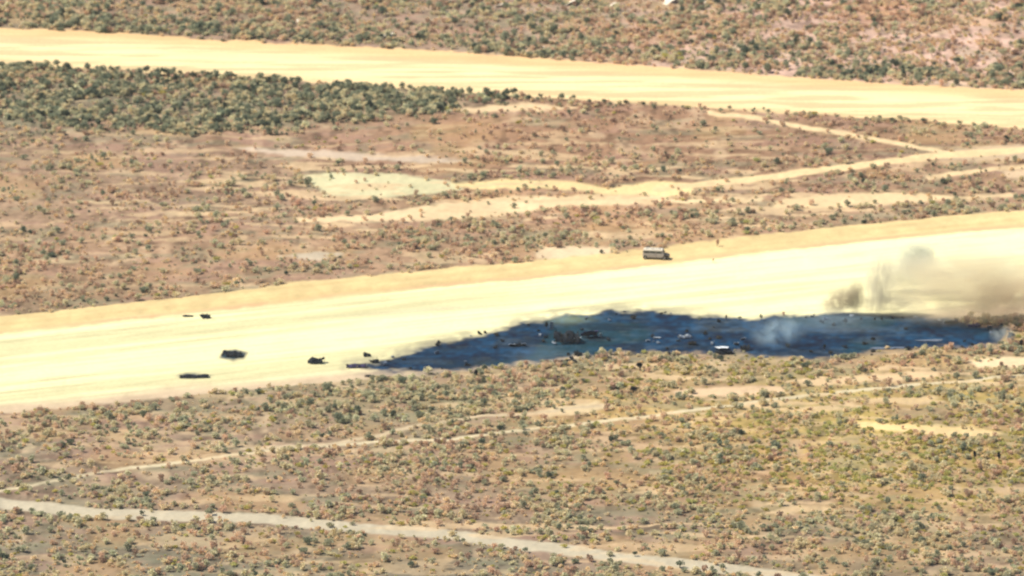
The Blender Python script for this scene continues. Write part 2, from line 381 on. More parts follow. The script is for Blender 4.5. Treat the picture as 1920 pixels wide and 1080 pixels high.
def surface(name, sel, extra=None):
    q = quads[sel]; used, inv = np.unique(q, return_inverse=True); inv = inv.reshape(-1, 4)
    P = PV[used]; C = CV[used]; F = inv
    if extra is not None:
        eP, eF, eC = extra; F = np.vstack([F, eF+len(P)]); P = np.vstack([P, eP]); C = np.vstack([C, eC])
    me = bpy.data.meshes.new(name)
    me.vertices.add(len(P)); me.vertices.foreach_set('co', P.astype('f').ravel())
    me.loops.add(F.size); me.loops.foreach_set('vertex_index', F.astype('i').ravel())
    me.polygons.add(len(F)); me.polygons.foreach_set('loop_start', (np.arange(len(F))*4).astype('i'))
    me.polygons.foreach_set('loop_total', np.full(len(F), 4, 'i')); me.update(calc_edges=True)
    me.polygons.foreach_set('use_smooth', np.ones(len(F), bool))
    at = me.attributes.new('soil', 'FLOAT_COLOR', 'POINT')
    at.data.foreach_set('color', np.hstack([C, np.ones((len(C), 1))]).astype('f').ravel())
    me.materials.append(M['land'])
    o = bpy.data.objects.new(name, me); COL.objects.link(o); return o
# the desert beyond: rings of quads out to the horizon round the fine sheet
eX = [-15000, -6000, -2500, -900, -400, x0, x1, 400, 900, 2500, 6000, 15000]
xx = xs[-1]; eX[6] = xx; yy = ys[-1]
eY = [-15000, -6000, -2500, -900, -450, y0, yy, 600, 1200, 2500, 6000, 15000]
EX, EY = np.meshgrid(eX, eY, indexing='ij'); k = np.arange(EX.size).reshape(EX.shape)
eF = [ (k[i, j], k[i+1, j], k[i+1, j+1], k[i, j+1]) for i in range(11) for j in range(11) if not (i == 5 and j == 5)]
eC = np.tile([.30, .25, .18], (EX.size, 1))
NAMES = {0: 'scrub_ground', 1: 'dirt_road', 2: 'dirt_runway', 3: 'burnt_ground'}
for i in range(len(PATCH)): NAMES[20+i] = 'sandy_clearing'
for i in range(len(TRACKS)): NAMES[40+i] = 'dirt_track'
for z in sorted(set(zq.tolist())):
    ex = (np.stack([EX.ravel(), EY.ravel(), 0*EX.ravel()], -1), np.array(eF), eC) if z == 0 else None
    tag(surface(NAMES[z], zq == z, ex), kind='structure')

# ------------------------------------------------------------ plants
def leafball(seed, r, h, n, s, lumps=4, base=.12, up=0):
    q = random.Random(seed); V = []; F = []
    L = [(q.uniform(-.5, .5)*r, q.uniform(-.5, .5)*r, h*q.uniform(.38, .72), q.uniform(.45, .75)) for _ in range(lumps)]
    L.append((0, 0, h*.45, .8))
    for i in range(n):
        cx, cy, cz, lr = q.choice(L)
        d = Vector((q.gauss(0, 1), q.gauss(0, 1), q.gauss(0, 1))).normalized()*(q.random()**.4)
        p = Vector((cx+d.x*r*lr, cy+d.y*r*lr, max(base*h, cz+d.z*h*.48*lr)))
        a = Vector((q.gauss(0, 1), q.gauss(0, 1), q.gauss(0, 1)*(1+up))).normalized(); b = a.orthogonal().normalized()
        b = (b*math.cos(q.random()*6)+a.cross(b)*math.sin(q.random()*6)).normalized()
        e = s*q.uniform(.6, 1.4); k = len(V)
        V += [p-a*e, p+b*e*.6, p+a*e, p-b*e*.6]; F.append((k, k+1, k+2, k+3))
    return V, F
def stems(seed, r, h, n, rad):
    q = random.Random(seed+999); mb = MB()
    for i in range(n):
        t = 2*math.pi*i/n+q.random(); l = q.uniform(.5, .85)
        mb.tube((0, 0, -.1), (math.cos(t)*r*l*.7, math.sin(t)*r*l*.7, h*l), rad, rad*.4, 4)
    return mb.v, mb.f
def bush_mesh(name, seed, r, h, n, s, m, lumps=4, up=0, stem=True, ns=5):
    V, F = leafball(seed, r, h, n, s, lumps, .1, up)
    me = None
    if stem:
        v2, f2 = stems(seed, r, h, ns, .03*r+.01); k = len(V)
        V = list(V)+list(v2); F = list(F)+[tuple(i+k for i in f) for f in f2]
    return mesh(name, V, F, m)
def tuft_mesh(name, seed, r, h, n, m):
    q = random.Random(seed); V = []; F = []
    for i in range(n):
        t = q.uniform(0, 2*math.pi); rr = q.random()*r*.5; wd = .07
        p = Vector((math.cos(t)*rr, math.sin(t)*rr, -.05)); l = q.uniform(.6, 1)*h
        d = Vector((math.cos(t)*r*.5, math.sin(t)*r*.5, l)); s = Vector((-math.sin(t), math.cos(t), 0))*wd
        k = len(V); V += [p-s, p+s, p+d*.6+s*.8, p+d, p+d*.6-s*.8]; F.append((k, k+1, k+2, k+3, k+4))
    return mesh(name, V, F, m)
PRO = {
 'sage': [bush_mesh('sage_bush', 10+i, .66, .85+.1*i, 130, .15, M['sage']) for i in range(4)],
 'dry':  [bush_mesh('dry_bush', 30+i, .6, .8+.12*i, 100, .135, M['dry'], up=.8) for i in range(4)],
 'dark': [bush_mesh('dark_bush', 50+i, .62, .95+.1*i, 130, .15, M['dark']) for i in range(4)],
 'straw': [bush_mesh('grass_tuft', 70+i, .5, .7, 110, .13, M['straw'], up=1.0, stem=False) for i in range(3)],
 'yellow': [bush_mesh('yellow_tuft', 80+i, .6, .6, 80, .14, M['yellow'], up=1.5, stem=False) for i in range(3)],
}
# scatter: candidate points, kept by the density the land has there
KINDS = ['sage', 'dry', 'dark', 'straw', 'yellow']
def band(px, py):
    fT = np.interp(px, XS, FAR_T); fB = np.interp(px, XS, FAR_B); nT = np.interp(px, NX, NR_T); nB = np.interp(px, NX, NR_B)
    return np.where(py < (fT+fB)/2, 0, np.where(py < (nT+nB)/2, 1, 2))
def blob(px, py, cx, cy, rx, ry): return np.exp(-((px-cx)/rx)**2-((py-cy)/ry)**2)
WOODS = [(-400,100),(0,122),(200,136),(420,148),(700,163),(980,183),(1000,190),(960,199),(850,207),(760,216),(640,236),(520,246),(300,246),(0,240),(-400,235)]
NC = 240000
CX = rng.uniform(-135, 135, NC); CY = rng.uniform(-270, 300, NC)
cpx, cpy = proj(CX, CY); _, czone, cb, cbrn = land(CX, CY); bd = band(cpx, cpy)
wood = sstep(-9, 8, poly_sd(cpx+(fbm(CX, CY, 12, 1)-.5)*90, cpy+(fbm(CX, CY, 7, 3)-.5)*24, WOODS)); wood = wood*(.35+.9*sstep(.35, .6, fbm(CX, CY, 9, 4)))
D = {k: np.zeros(NC) for k in KINDS}
cl = fbm(CX, CY, 12, 2, 3); cl2 = fbm(CX, CY, 22, 6, 2)
top = bd == 0; mid = bd == 1; low = bd == 2
D['sage'] = np.where(top, .11, np.where(mid, .045, .12))*(.3+1.4*sstep(.35, .65, cl))
D['dry'] = np.where(top, .08, np.where(mid, .06, .07))*(.4+1.2*sstep(.4, .65, cl2))
D['dark'] = np.where(top, .045, np.where(mid, .008, .008))*(.2+1.6*sstep(.45, .7, cl))
D['straw'] = np.where(top, .06, np.where(mid, .05, .07))
D['yellow'] = np.where(low, .02, .004)*np.ones(NC)
plain = np.clip(blob(cpx, cpy, 1150, 250, 480, 48)+blob(cpx, cpy, 450, 265, 330, 32), 0, 1)*mid*(1-wood)
for k in ('sage', 'dark', 'straw'): D[k] = D[k]*(1-.85*plain)
D['dry'] = D['dry']*(1-.45*plain)
D['sage'] += .16*wood; D['dark'] += .16*wood; D['straw'] *= (1-.8*wood); D['dry'] *= (1-.6*wood)
mg = blob(cpx, cpy, 950, 455, 200, 14)+blob(cpx, cpy, 1500, 430, 300, 20)*.7+blob(cpx, cpy, 1780, 385, 160, 16)*.7
D['sage'] += mg*.12*mid
yl = blob(cpx, cpy, 1650, 860, 380, 90)+blob(cpx, cpy, 1350, 700, 200, 25)*.8
D['yellow'] += yl*.24*low; D['dry'] *= (1-.4*np.clip(yl, 0, 1)*low); D['sage'] *= (1-.45*np.clip(yl, 0, 1)*low); D['straw'] += yl*.04*low
lg = blob(cpx, cpy, 850, 745, 380, 38); D['sage'] += lg*.10*low; D['dark'] += lg*.02*low
pinkr = blob(cpx, cpy, 1700, 70, 350, 70)*top; D['dry'] += pinkr*.05; D['dark'] *= (1-.75*pinkr); D['sage'] *= (1-.5*pinkr); D['straw'] += .03*pinkr
area = 270*570.; acc = {}
clump = .55+1.35*sstep(.40, .64, fbm(CX, CY, 4.5, 1, 2))
D['dark'] += .10*top*np.exp(-((cpy-np.interp(cpx, XS, FAR_T)+16)/13)**2)*(.4+sstep(.4, .6, cl)); D['sage'] += .06*top*np.exp(-((cpy-np.interp(cpx, XS, FAR_T)+16)/13)**2)
for k in D: D[k] = D[k]*2.2*clump
tot = sum(D.values()); tot = tot*(1-np.clip(cb*1.05, 0, 1)*np.where(np.isin(czone, [1, 2]), 1.0, .95))*(1-cbrn)
keep = rng.random(NC) < tot*area/NC
print('max prob', (tot*area/NC).max(), 'kept', keep.sum())
pick = rng.random(NC)*sum(D.values()); cum = 0; kidx = np.full(NC, -1)
for i, k in enumerate(KINDS):
    kidx = np.where((kidx < 0) & (pick < cum+D[k]), i, kidx); cum = cum+D[k]
CZ = height(CX, CY)
SC = .40+1.0*rng.random(NC)**2.4 + .35*wood*rng.random(NC) + .3*top*rng.random(NC)
inframe = (cpx > -20) & (cpx < 1940) & (cpy > -5) & (cpy < 1100)
WHERE = {0: 'beyond the far dirt road', 1: 'between the far dirt road and the runway', 2: 'on the near ground below the burnt strip'}
LOOK = {'sage': ('sage_bush', 'bush', 'grey green sage bush'), 'dry': ('dry_bush', 'bush', 'brown dry bush'), 'dark': ('dark_bush', 'bush', 'dark green bush')}
ANCH = [(120,20,'beyond the far road, far left'),(430,30,'beyond the far road, left'),(730,40,'beyond the far road near the twin pale slabs'),(1040,50,'beyond the middle of the far road'),(1350,60,'beyond the far road, right of its middle'),(1620,70,'beyond the far road, right'),(1850,80,'beyond the far road, far right'),
 (120,190,'in the thicket, left end'),(420,200,'in the thicket, middle'),(700,190,'in the thicket, right half'),(950,192,'at the narrow right end of the thicket'),
 (150,280,'on the pale plain below the thicket, left'),(450,290,'on the pale strip below the thicket'),(150,400,'between road and runway, far left'),(400,430,'above the left end of the runway'),(650,450,'left above the runway verge'),(700,345,'around the pale green clearing'),
 (900,250,'on the brown plain, left part'),(1150,260,'on the brown plain, middle'),(1400,270,'on the brown plain, right part'),(1650,240,'above the diagonal track'),(1850,255,'right of the diagonal track'),(1050,350,'around the yellow sandy clearing'),(1000,430,'left of the vehicle above the runway'),(1250,430,'just behind the parked vehicle'),(1500,400,'right of the vehicle above the runway'),(1750,370,'between the right tracks and the runway'),(1600,325,'just below the right track'),(1150,395,'below the yellow sandy clearing'),
 (150,800,'below the runway, far left'),(420,790,'below the runway, left'),(700,745,'below the left tip of the burnt ground'),(950,730,'below the middle of the burnt ground'),(1300,700,'below the white wing panel'),(1550,695,'below the bluish smoke'),(1800,690,'below the right tip of the burnt ground'),
 (150,920,'at the left end of the bottom track'),(400,900,'below the thin track, left'),(700,880,'below the thin track, left of centre'),(950,870,'below the thin track, centre'),(1200,860,'below the thin track, right of centre'),(1000,775,'around the forking thin tracks'),(1400,820,'on the reddish ground left of the peach clearing'),(1600,770,'above the left end of the peach clearing'),(1820,750,'above the right end of the peach clearing'),
 (1600,860,'below the left end of the peach clearing'),(1850,870,'around the two black saplings'),(150,1040,'in the bottom left corner'),(450,1040,'below the bottom track, left'),(750,1050,'below the bottom track, left of centre'),(1050,1060,'below the bottom track, centre'),(700,955,'above the bottom track, left'),(1000,960,'above the bottom track, centre'),(1300,980,'above the right end of the bottom track'),(1500,960,'on the grey green ground, lower right'),(1700,960,'on the grass below the black saplings, left'),(1870,970,'on the grass below the black saplings, right'),(1650,1050,'along the bottom edge, right'),(1860,1050,'in the bottom right corner')]
def place_words(x, y):
    ab = int(band(np.array([x]), np.array([y]))[0])
    def cost(a): return (a[0]-x)**2+(2.2*(a[1]-y))**2+(1e7 if int(band(np.array([a[0]]), np.array([a[1]]))[0]) != ab else 0)
    return min(ANCH, key=cost)[2]
def place_individual(kind, j):
    nm, cat, look = LOOK[kind]; b = int(bd[j]); x, y = cpx[j], cpy[j]
    def cost(a):
        ab = int(band(np.array([a[0]]), np.array([a[1]]))[0])
        return (a[0]-x)**2+(2.2*(a[1]-y))**2+(1e7 if ab != b else 0)
    where = min(ANCH, key=cost)[2]
    sz = 'large' if SC[j] > 1.15 else 'small'
    sh = random.uniform(.85, 1.25); tall = 'upright' if sh > 1.05 else 'low'
    o = link(nm, random.choice(PRO[kind]), None, (CX[j], CY[j], CZ[j]-.03), random.uniform(0, 6.28), (SC[j], SC[j], SC[j]*sh))
    tag(o, f'{sz} {tall} {look} {where}', cat, f'{sz} {tall} {look}es {where}')
used = np.zeros(NC, bool)
for kind in ('sage', 'dry', 'dark'):
    c = np.where(keep & (kidx == KINDS.index(kind)) & inframe)[0]
    big = c[np.argsort(-SC[c]*(1+.0004*(cpy[c]-540)))][:300]
    for j in big: place_individual(kind, int(j))
    used[big] = True
# everything smaller: one scattered object per kind
def scatter(name, kind, label, cat):
    s = np.where(keep & (kidx == KINDS.index(kind)) & ~used)[0]
    me = bpy.data.meshes.new(name); me.from_pydata(np.stack([CX[s], CY[s], CZ[s]-.03], -1).tolist(), [], [])
    a = me.attributes.new('size', 'FLOAT', 'POINT'); a.data.foreach_set('value', SC[s].astype('f'))
    a = me.attributes.new('turn', 'FLOAT', 'POINT'); a.data.foreach_set('value', rng.uniform(0, 6.28, len(s)).astype('f'))
    a = me.attributes.new('which', 'INT', 'POINT'); a.data.foreach_set('value', rng.integers(0, len(PRO[kind]), len(s)).astype('i'))
    c = bpy.data.collections.new(kind+'_plants')
    for pm in PRO[kind]: c.objects.link(bpy.data.objects.new(pm.name, pm))
    ng = bpy.data.node_groups.new(name, 'GeometryNodeTree')
    ng.interface.new_socket('Geometry', in_out='INPUT', socket_type='NodeSocketGeometry')
    ng.interface.new_socket('Geometry', in_out='OUTPUT', socket_type='NodeSocketGeometry')
    N = ng.nodes; gi = N.new('NodeGroupInput'); go = N.new('NodeGroupOutput')
    ci = N.new('GeometryNodeCollectionInfo'); ci.inputs[0].default_value = c; ci.inputs[1].default_value = True; ci.inputs[2].default_value = True
    ip = N.new('GeometryNodeInstanceOnPoints'); ip.inputs['Pick Instance'].default_value = True
    def at(nm, ty):
        q = N.new('GeometryNodeInputNamedAttribute'); q.data_type = ty; q.inputs[0].default_value = nm; return q.outputs[0]
    cx = N.new('ShaderNodeCombineXYZ'); ng.links.new(at('turn', 'FLOAT'), cx.inputs[2])
    ng.links.new(gi.outputs[0], ip.inputs['Points']); ng.links.new(ci.outputs[0], ip.inputs['Instance'])
    ng.links.new(at('which', 'INT'), ip.inputs['Instance Index']); ng.links.new(cx.outputs[0], ip.inputs['Rotation'])
    ng.links.new(at('size', 'FLOAT'), ip.inputs['Scale']); ng.links.new(ip.outputs[0], go.inputs[0])
    o = link(name, me); md = o.modifiers.new('scatter', 'NODES'); md.node_group = ng
    tag(o, label, cat, kind='stuff'); print(name, len(s))
scatter('sage_scrub', 'sage', 'mass of small grey green sage scrub over the flat land', 'scrub')
scatter('dry_scrub', 'dry', 'mass of small brown dry scrub over the flat land', 'scrub')
scatter('dark_scrub', 'dark', 'mass of small dark green scrub over the flat land', 'scrub')
scatter('straw_grass', 'straw', 'pale straw grass tufts scattered between the bushes', 'grass')
scatter('yellow_grass', 'yellow', 'yellow green grass clumps thick on the near right ground', 'grass')

# ------------------------------------------------------------ small trees, each a thing of trunk and crown
def tree_parts(seed, r, h, cm):
    V, F = leafball(seed, r, h*.8, 230, .17, 6, .05)
    V = [v+Vector((0, 0, h*.22)) for v in V]
    crown = mesh('crown', V, F, cm)
    q = random.Random(seed); mb = MB(); mb.tube((0, 0, -.15), (.05, .02, h*.4), .09, .06, 6)
    for i in range(4):
        t = i*1.57+q.random(); mb.tube((.05, .02, h*.36), (math.cos(t)*r*.6, math.sin(t)*r*.6, h*.72), .05, .02, 5)
    return crown, mesh('trunk', mb.v, mb.f, M['bark'])
TREES = {'dark': [tree_parts(200+i, .95, 2.3, M['dark']) for i in range(3)],
         'sage': [tree_parts(220+i, .9, 1.9, M['sage']) for i in range(3)],
         'char': [tree_parts(240+i, .4, 1.9, M['char2']) for i in range(2)]}
def tree(name, kind, px, py, s, label, group=None, sx=1.0, cat='tree'):
    p = spot(px, py); e = empty(name, p, random.uniform(0, 6.28)); e.scale = (s*sx, s*sx, s)
    cr, tr = random.choice(TREES[kind]); link('crown', cr, e); link('trunk', tr, e)
    tag(e, label, cat, group); return e
q = random.Random(3)
def sized(v, lo, hi): return 'small' if v < lo+(hi-lo)/3 else ('medium' if v < lo+2*(hi-lo)/3 else 'large')
SEG = ['above the thicket at the far left', 'above the left half of the thicket', 'above the middle of the thicket', 'above the right half of the thicket', 'above the narrow end of the thicket', 'just right of the thicket']
for i in range(64):    # tree line standing along the lower edge of the far road, upper left
    px = -20+i*16.2+q.uniform(-9, 9); py = np.interp(px, XS, FAR_B)+q.uniform(2, 11); v = q.uniform(.45, 1.0)
    w_ = f'{sized(v, .45, 1)} dark tree on the far road edge, {SEG[min(5, i//11)]}'
    tree('dark_tree', 'dark', px, py, v, w_, w_)
for i in range(80):    # trees inside the thicket
    px = q.uniform(0, 960); py = q.uniform(160, 236)
    if poly_sd(np.array([px]), np.array([py]), WOODS)[0] < 3: continue
    v = q.uniform(.5, 1.0); kd = 'dark' if q.random() < .5 else 'sage'
    w_ = f'{sized(v, .5, 1)} {"dark green" if kd == "dark" else "grey green"} tree {place_words(px, py)}'
    tree('thicket_tree', kd, px, py, v, w_, w_)
for i in range(190):   # open woodland beyond the far road
    px = q.uniform(-20, 1930); py = np.interp(px, XS, FAR_T)-q.uniform(3, 120)
    if py < -25 or (px > 1150 and q.random() < .5): continue
    v = q.uniform(.5, 1.2); kd = 'dark' if q.random() < .5 else 'sage'
    w_ = f'{sized(v, .5, 1.2)} {"dark green" if kd == "dark" else "grey green"} tree {place_words(px, py)}'
    tree('desert_tree', kd, px, py, v, w_, w_)
SEG2 = ['just right of the large round tree', 'above the left brown plain', 'above the start of the diagonal track', 'above the diagonal track', 'near the right end of the road']
for i in range(26):    # spaced dark bushes along the road's lower edge, right half
    px = 1010+i*33+q.uniform(-12, 12); py = np.interp(px, XS, FAR_B)+q.uniform(1, 8); v = q.uniform(.3, .6)
    w_ = f'{sized(v, .3, .6)} round bush on the far road edge, {SEG2[min(4, i//5)]}'
    tree('edge_bush', 'dark', px, py, v, w_, w_, 1.2, 'bush')
ONES = [ # px, py, kind, size, squash, label
 (1053,190,'dark',.95,1.1,'large round dark tree on the lower edge of the far road, near its middle'),
 (1200,693,'char',.85,2.0,'black round bush just below the burnt ground'),
 (1188,734,'char',.6,3.0,'wide black bush below the round black one'),
 (1218,735,'char',.45,2.2,'small dark bush right beside the wide black bush'),
 (893,708,'char',1.0,1.0,'slim black charred tree standing on the lower edge of the runway'),
 (1427,601,'dark',.85,.6,'slim dark tree standing at the top edge of the burnt ground'),
 (1362,601,'char',.62,.8,'thin scorched sapling on the burnt edge left of the slim tree'),
 (1386,600,'dark',.5,1.2,'low green bush on the burnt edge left of the slim dark tree'),
 (1311,601,'dark',.35,1.4,'tiny green bush on the burnt edge, farthest left of three'),
 (1025,617,'char',.85,.8,'charred upright stump beside a pale upright panel'),
 (1828,866,'char',1.0,.8,'left one of two thin black saplings, lower right'),
 (1873,866,'char',1.05,.8,'right one of two thin black saplings, lower right'),
 (1834,764,'dark',.45,1.6,'small dark bush above the yellow sandy clearing'),
 (1688,704,'dark',.5,1.5,'dark round bush on the sandy strip above the thin track'),
 (1622,702,'dark',.7,.9,'dark upright bush on the reddish soil above the thin track'),
 (1467,727,'dark',.4,1.4,'small dark bush at the right end of the pink sandy strip'),
 (1161,263,'dark',.5,1.2,'lone dark bush on the brown plain, the left one'),
 (1324,268,'dark',.5,1.0,'lone dark bush on the brown plain near its centre'),
 (1365,265,'dark',.5,1.2,'lone dark bush on the brown plain, the right one'),
 (748,246,'dark',.55,1.1,'lone dark bush on the plain just below the thicket'),
 (892,252,'dark',.5,1.1,'lone dark bush on the plain right of the thicket'),
 (1000,258,'dark',.45,1.1,'lone dark bush on the plain below the road end of the thicket'),
 (778,263,'dark',.4,1.0,'small dark bush on the plain, lower of the two by the thicket'),
 (1432,208,'dark',.55,.9,'dark bush beside the pale post on the far road edge'),
 (1415,208,'dark',.5,.9,'dark bush left of the others on the far road edge'),
 (1345,462,'dry',.9,1,'slim brown bush standing on the runway verge'),
 (1337,492,'dry',.5,1,'low brown bush on the verge below the slim one'),
 (1905,606,'dark',1.0,.9,'grey green bush at the right end of the burnt ground'),
 (1915,650,'char',.9,1.0,'dark scorched tree at the right end of the burnt ground, lower'),
 (1877,618,'char',.75,1.3,'dark scorched bush above the smoking tip of the burnt ground'),
 (1898,632,'char',.6,1.6,'black round bush at the very tip of the burnt ground'),
 (1901,617,'char',.7,1.2,'brown black bush at the top right of the burnt tip'),
 (1849,603,'dark',.5,.8,'thin bush above the burnt tip on the tan sand'),
 (1585,609,'char',.85,.9,'burnt sapling in the middle right of the burnt ground'),
 (1546,656,'char',.7,.9,'burnt sapling low in the burnt ground below the smoke'),
 (1640,601,'char',.3,1.8,'small dark bush on the edge under the smoke, left of two'),
 (1653,600,'char',.32,1.6,'small dark bush on the edge under the smoke, right of two'),
 (1105,795,'dark',.55,1,'dark bush beside the thin track, left of centre'),
 (1038,820,'dark',.5,1,'dark bush just below the thin track'),
 (1757,1044,'dark',.8,1,'dark bush near the bottom edge, right'),
 (1895,1060,'dark',.6,1.3,'dark flat bush in the bottom right corner'),
 (985,1036,'dark',.6,1.4,'round dark bush on the pale track at the bottom'),
 (1275,1066,'dark',.8,1.5,'wide dark bush against the pale bottom track'),
 (1190,1044,'dark',.6,1.1,'dark bush above the pale bottom track'),
]
TREES['dry'] = [tree_parts(260+i, .35, 1.9, M['dry']) for i in range(2)]
for px, py, kd, s, sx, lb in ONES:
    nm = {'char': 'charred_bush', 'dark': 'dark_shrub', 'dry': 'brown_shrub'}[kd]
    tree(nm, kd, px, py, s*(.75 if kd == 'dark' else .95), lb, None, sx, 'bush')

# ------------------------------------------------------------ the vehicle on the runway verge
def vehicle():
    x, y, z = spot(1228, 485)
    e = empty('utility_vehicle', (x, y, z+.02), R(-9))
    tag(e, 'dusty boxy utility vehicle with pale roof and low dark nose on the runway verge', 'vehicle')
    b = MB(); b.prism([(-2.2,.42),(1.75,.42),(1.85,.6),(1.85,1.15),(-2.2,1.15)], -.92, .92); b.build('body', M['vanshade'], e, bevel=.05)
    b = MB(); b.prism([(-2.15,1.152),(1.80,1.152),(1.50,1.74),(-2.08,1.74)], -.86, .86); b.build('cabin', M['vanshade'], e, bevel=.05)
    b = MB(); b.box(-2.18, 1.58, -.90, .90, 1.742, 1.90, .10, .08); b.build('roof', M['vanwhite'], e, bevel=.04)
    b = MB()
    for yy in (-.6, .6): b.tube((-1.8, yy, 1.98), (1.2, yy, 1.98), .025)
    for xx in (-1.6, -.4, .9): b.tube((xx, -.6, 1.98), (xx, .6, 1.98), .025)
    b.build('roof_rack', M['rim'], e)
    b = MB(); b.prism([(1.86,.45),(2.62,.45),(2.70,.62),(2.62,.92),(1.86,1.05)], -.86, .86); b.build('bonnet', M['nose'], e, bevel=.05)
    b = MB(); b.box(2.66, 2.80, -.9, .9, .42, .60); b.build('bumper', M['tyre'], e, bevel=.02)
    for s in (-1, 1):
        for (a0, a1, a2, a3) in ((-2.0, -.95, -2.0, -.95), (-.86, .28, -.86, .28), (.38, 1.55, .38, 1.34)):
            b = MB(); yy = s*.868
            b.prism([(a0, 1.22), (a1, 1.22), (a3, 1.64), (a2, 1.64)], yy-.012, yy+.012); b.build('window', M['glass'], e)
        for a in (-.92, .32):
            b = MB(); b.box(a-.012, a+.012, s*.925-.006, s*.925+.006, .5, 1.13); b.build('door_seam', M['tyre'], e)
        b = MB(); b.box(.02, .22, s*.94-.02, s*.94+.02, .98, 1.02); b.build('door_handle', M['tyre'], e)
        b = MB(); b.tube((2.66, s*.62, .78), (2.74, s*.62, .78), .11, .11, 12); b.build('headlight', M['lamp'], e)
        b = MB(); b.box(-2.24, -2.19, s*.78-.08, s*.78+.08, .85, 1.1); b.build('tail_lamp', M['redlamp'], e)
        for xw in (-1.75, 1.95):
            b = MB(); b.tube((xw, s*.70, .38), (xw, s*.96, .38), .40, .40, 18); wh = b.build('wheel', M['tyre'], e, bevel=.03)
            b = MB(); b.tube((xw, s*.955, .38), (xw, s*.975, .38), .2, .2, 12); b.build('rim', M['rim'], wh)
    b = MB(); b.prism([(1.84,1.18),(1.87,1.18),(1.57,1.72),(1.54,1.72)], -.74, .74); b.build('windscreen', M['glass'], e)
    b = MB(); b.box(-2.215, -2.185, -.7, .7, 1.22, 1.64); b.build('rear_window', M['glass'], e)
vehicle()

# ------------------------------------------------------------ wreckage
def sheet(seed, L, W, curve, crumple, thick=.04, nx=12, ny=7):
    """a torn, bent metal skin of real thickness"""
    q = random.Random(seed); top = []; 
    a = [q.uniform(0, 6.28) for _ in range(4)]
    for i in range(nx+1):
        for j in range(ny+1):
            u = i/nx*2-1; v = j/ny*2-1
            if i in (0, nx): u *= q.uniform(.78, 1.05)
            if j in (0, ny): v *= q.uniform(.8, 1.08)
            zz = curve*(1-v*v) + crumple*(math.sin(3*u+a[0])*math.cos(2.5*v+a[1])+.5*math.sin(7*u+5*v+a[2])) + q.uniform(-.15, .15)*crumple
            top.append(Vector((u*L/2, v*W/2, zz+.05)))
    n = len(top); V = top+[p-Vector((0, 0, thick)) for p in top]; F = []
    I = lambda i, j: i*(ny+1)+j
    for i in range(nx):
        for j in range(ny):
            F.append((I(i,j), I(i+1,j), I(i+1,j+1), I(i,j+1))); F.append(tuple(n+k for k in (I(i,j+1), I(i+1,j+1), I(i+1,j), I(i,j))))
    for i in range(nx): F += [(I(i+1,0), I(i,0), n+I(i,0), n+I(i+1,0)), (I(i,ny), I(i+1,ny), n+I(i+1,ny), n+I(i,ny))]
    for j in range(ny): F += [(I(0,j), I(0,j+1), n+I(0,j+1), n+I(0,j)), (I(nx,j+1), I(nx,j), n+I(nx,j), n+I(nx,j+1))]
    return V, F
def wreck_hull(name, px, py, L, r, h, yaw, m, label, seed, ribs=5, tilt=0):
    """torn length of hull: curved skin open at one side, frames and stringers inside"""
    q = random.Random(seed); e = empty(name, spot(px, py), R(yaw)); e.rotation_euler.x = R(tilt)
    nx, na = 12, 10; V = []
    for lay in (0, .05):
        for i in range(nx+1):
            for j in range(na+1):
                t = R(8)+(R(165)-R(8))*j/na
                x = (i/nx-.5)*L + (q.uniform(-.25, .25) if i in (0, nx) else 0)
                rr = r-lay+q.uniform(-.05, .05)*r*(1 if lay == 0 else 0)
                V.append((x, math.cos(t)*rr, math.sin(t)*rr*h/r*(.75+.35*math.sin(i*.9+seed)*.5+.12)))
    n = (nx+1)*(na+1); I = lambda i, j: i*(na+1)+j; F = []
    for i in range(nx):
        for j in range(na):
            if (i*7+j*5+seed) % 13 == 0: continue
            F.append((I(i,j), I(i+1,j), I(i+1,j+1), I(i,j+1))); F.append(tuple(n+k for k in (I(i,j+1), I(i+1,j+1), I(i+1,j), I(i,j))))
    link('skin', mesh('skin', V, F, m), e)
    for k in range(ribs):
        mb = MB(); x = (k/(ribs-1)-.5)*L*.96 if ribs > 1 else 0
        for j in range(8):
            t0 = R(8)+R(157)*j/8; t1 = R(8)+R(157)*(j+1)/8; rr = r*1.03
            mb.tube((x, math.cos(t0)*rr, math.sin(t0)*h*.97), (x, math.cos(t1)*rr, math.sin(t1)*h*.97), .05, .05, 5)
        mb.build('frame', M['char2'], e)
    mb = MB()
    for i in range(7): mb.tube((q.uniform(-.5, .5)*L, q.uniform(-1, 1)*r, .05), (q.uniform(-.6, .6)*L, q.uniform(-1.2, 1.2)*r, q.uniform(.1, h)), .04, .03, 5)
    mb.build('bent_struts', M['char2'], e)
    tag(e, label, 'wreckage'); return e
def wreck_panel(name, px, py, L, W, yaw, tilt, m, label, seed, curve=.15, crumple=.08, up=0.0):
    p = spot(px, py); e = empty(name, (p[0], p[1], p[2]+up), R(yaw)); e.rotation_euler.x = R(tilt)
    V, F = sheet(seed, L, W, curve, crumple); link('skin', mesh('skin', V, F, m, False), e)
    mb = MB()
    for k in range(3): mb.box(-L*.45, L*.45, (k-1)*W*.3-.03, (k-1)*W*.3+.03, -.07, .02)
    mb.build('stiffener', M['char'], e)
    tag(e, label, 'wreckage'); return e
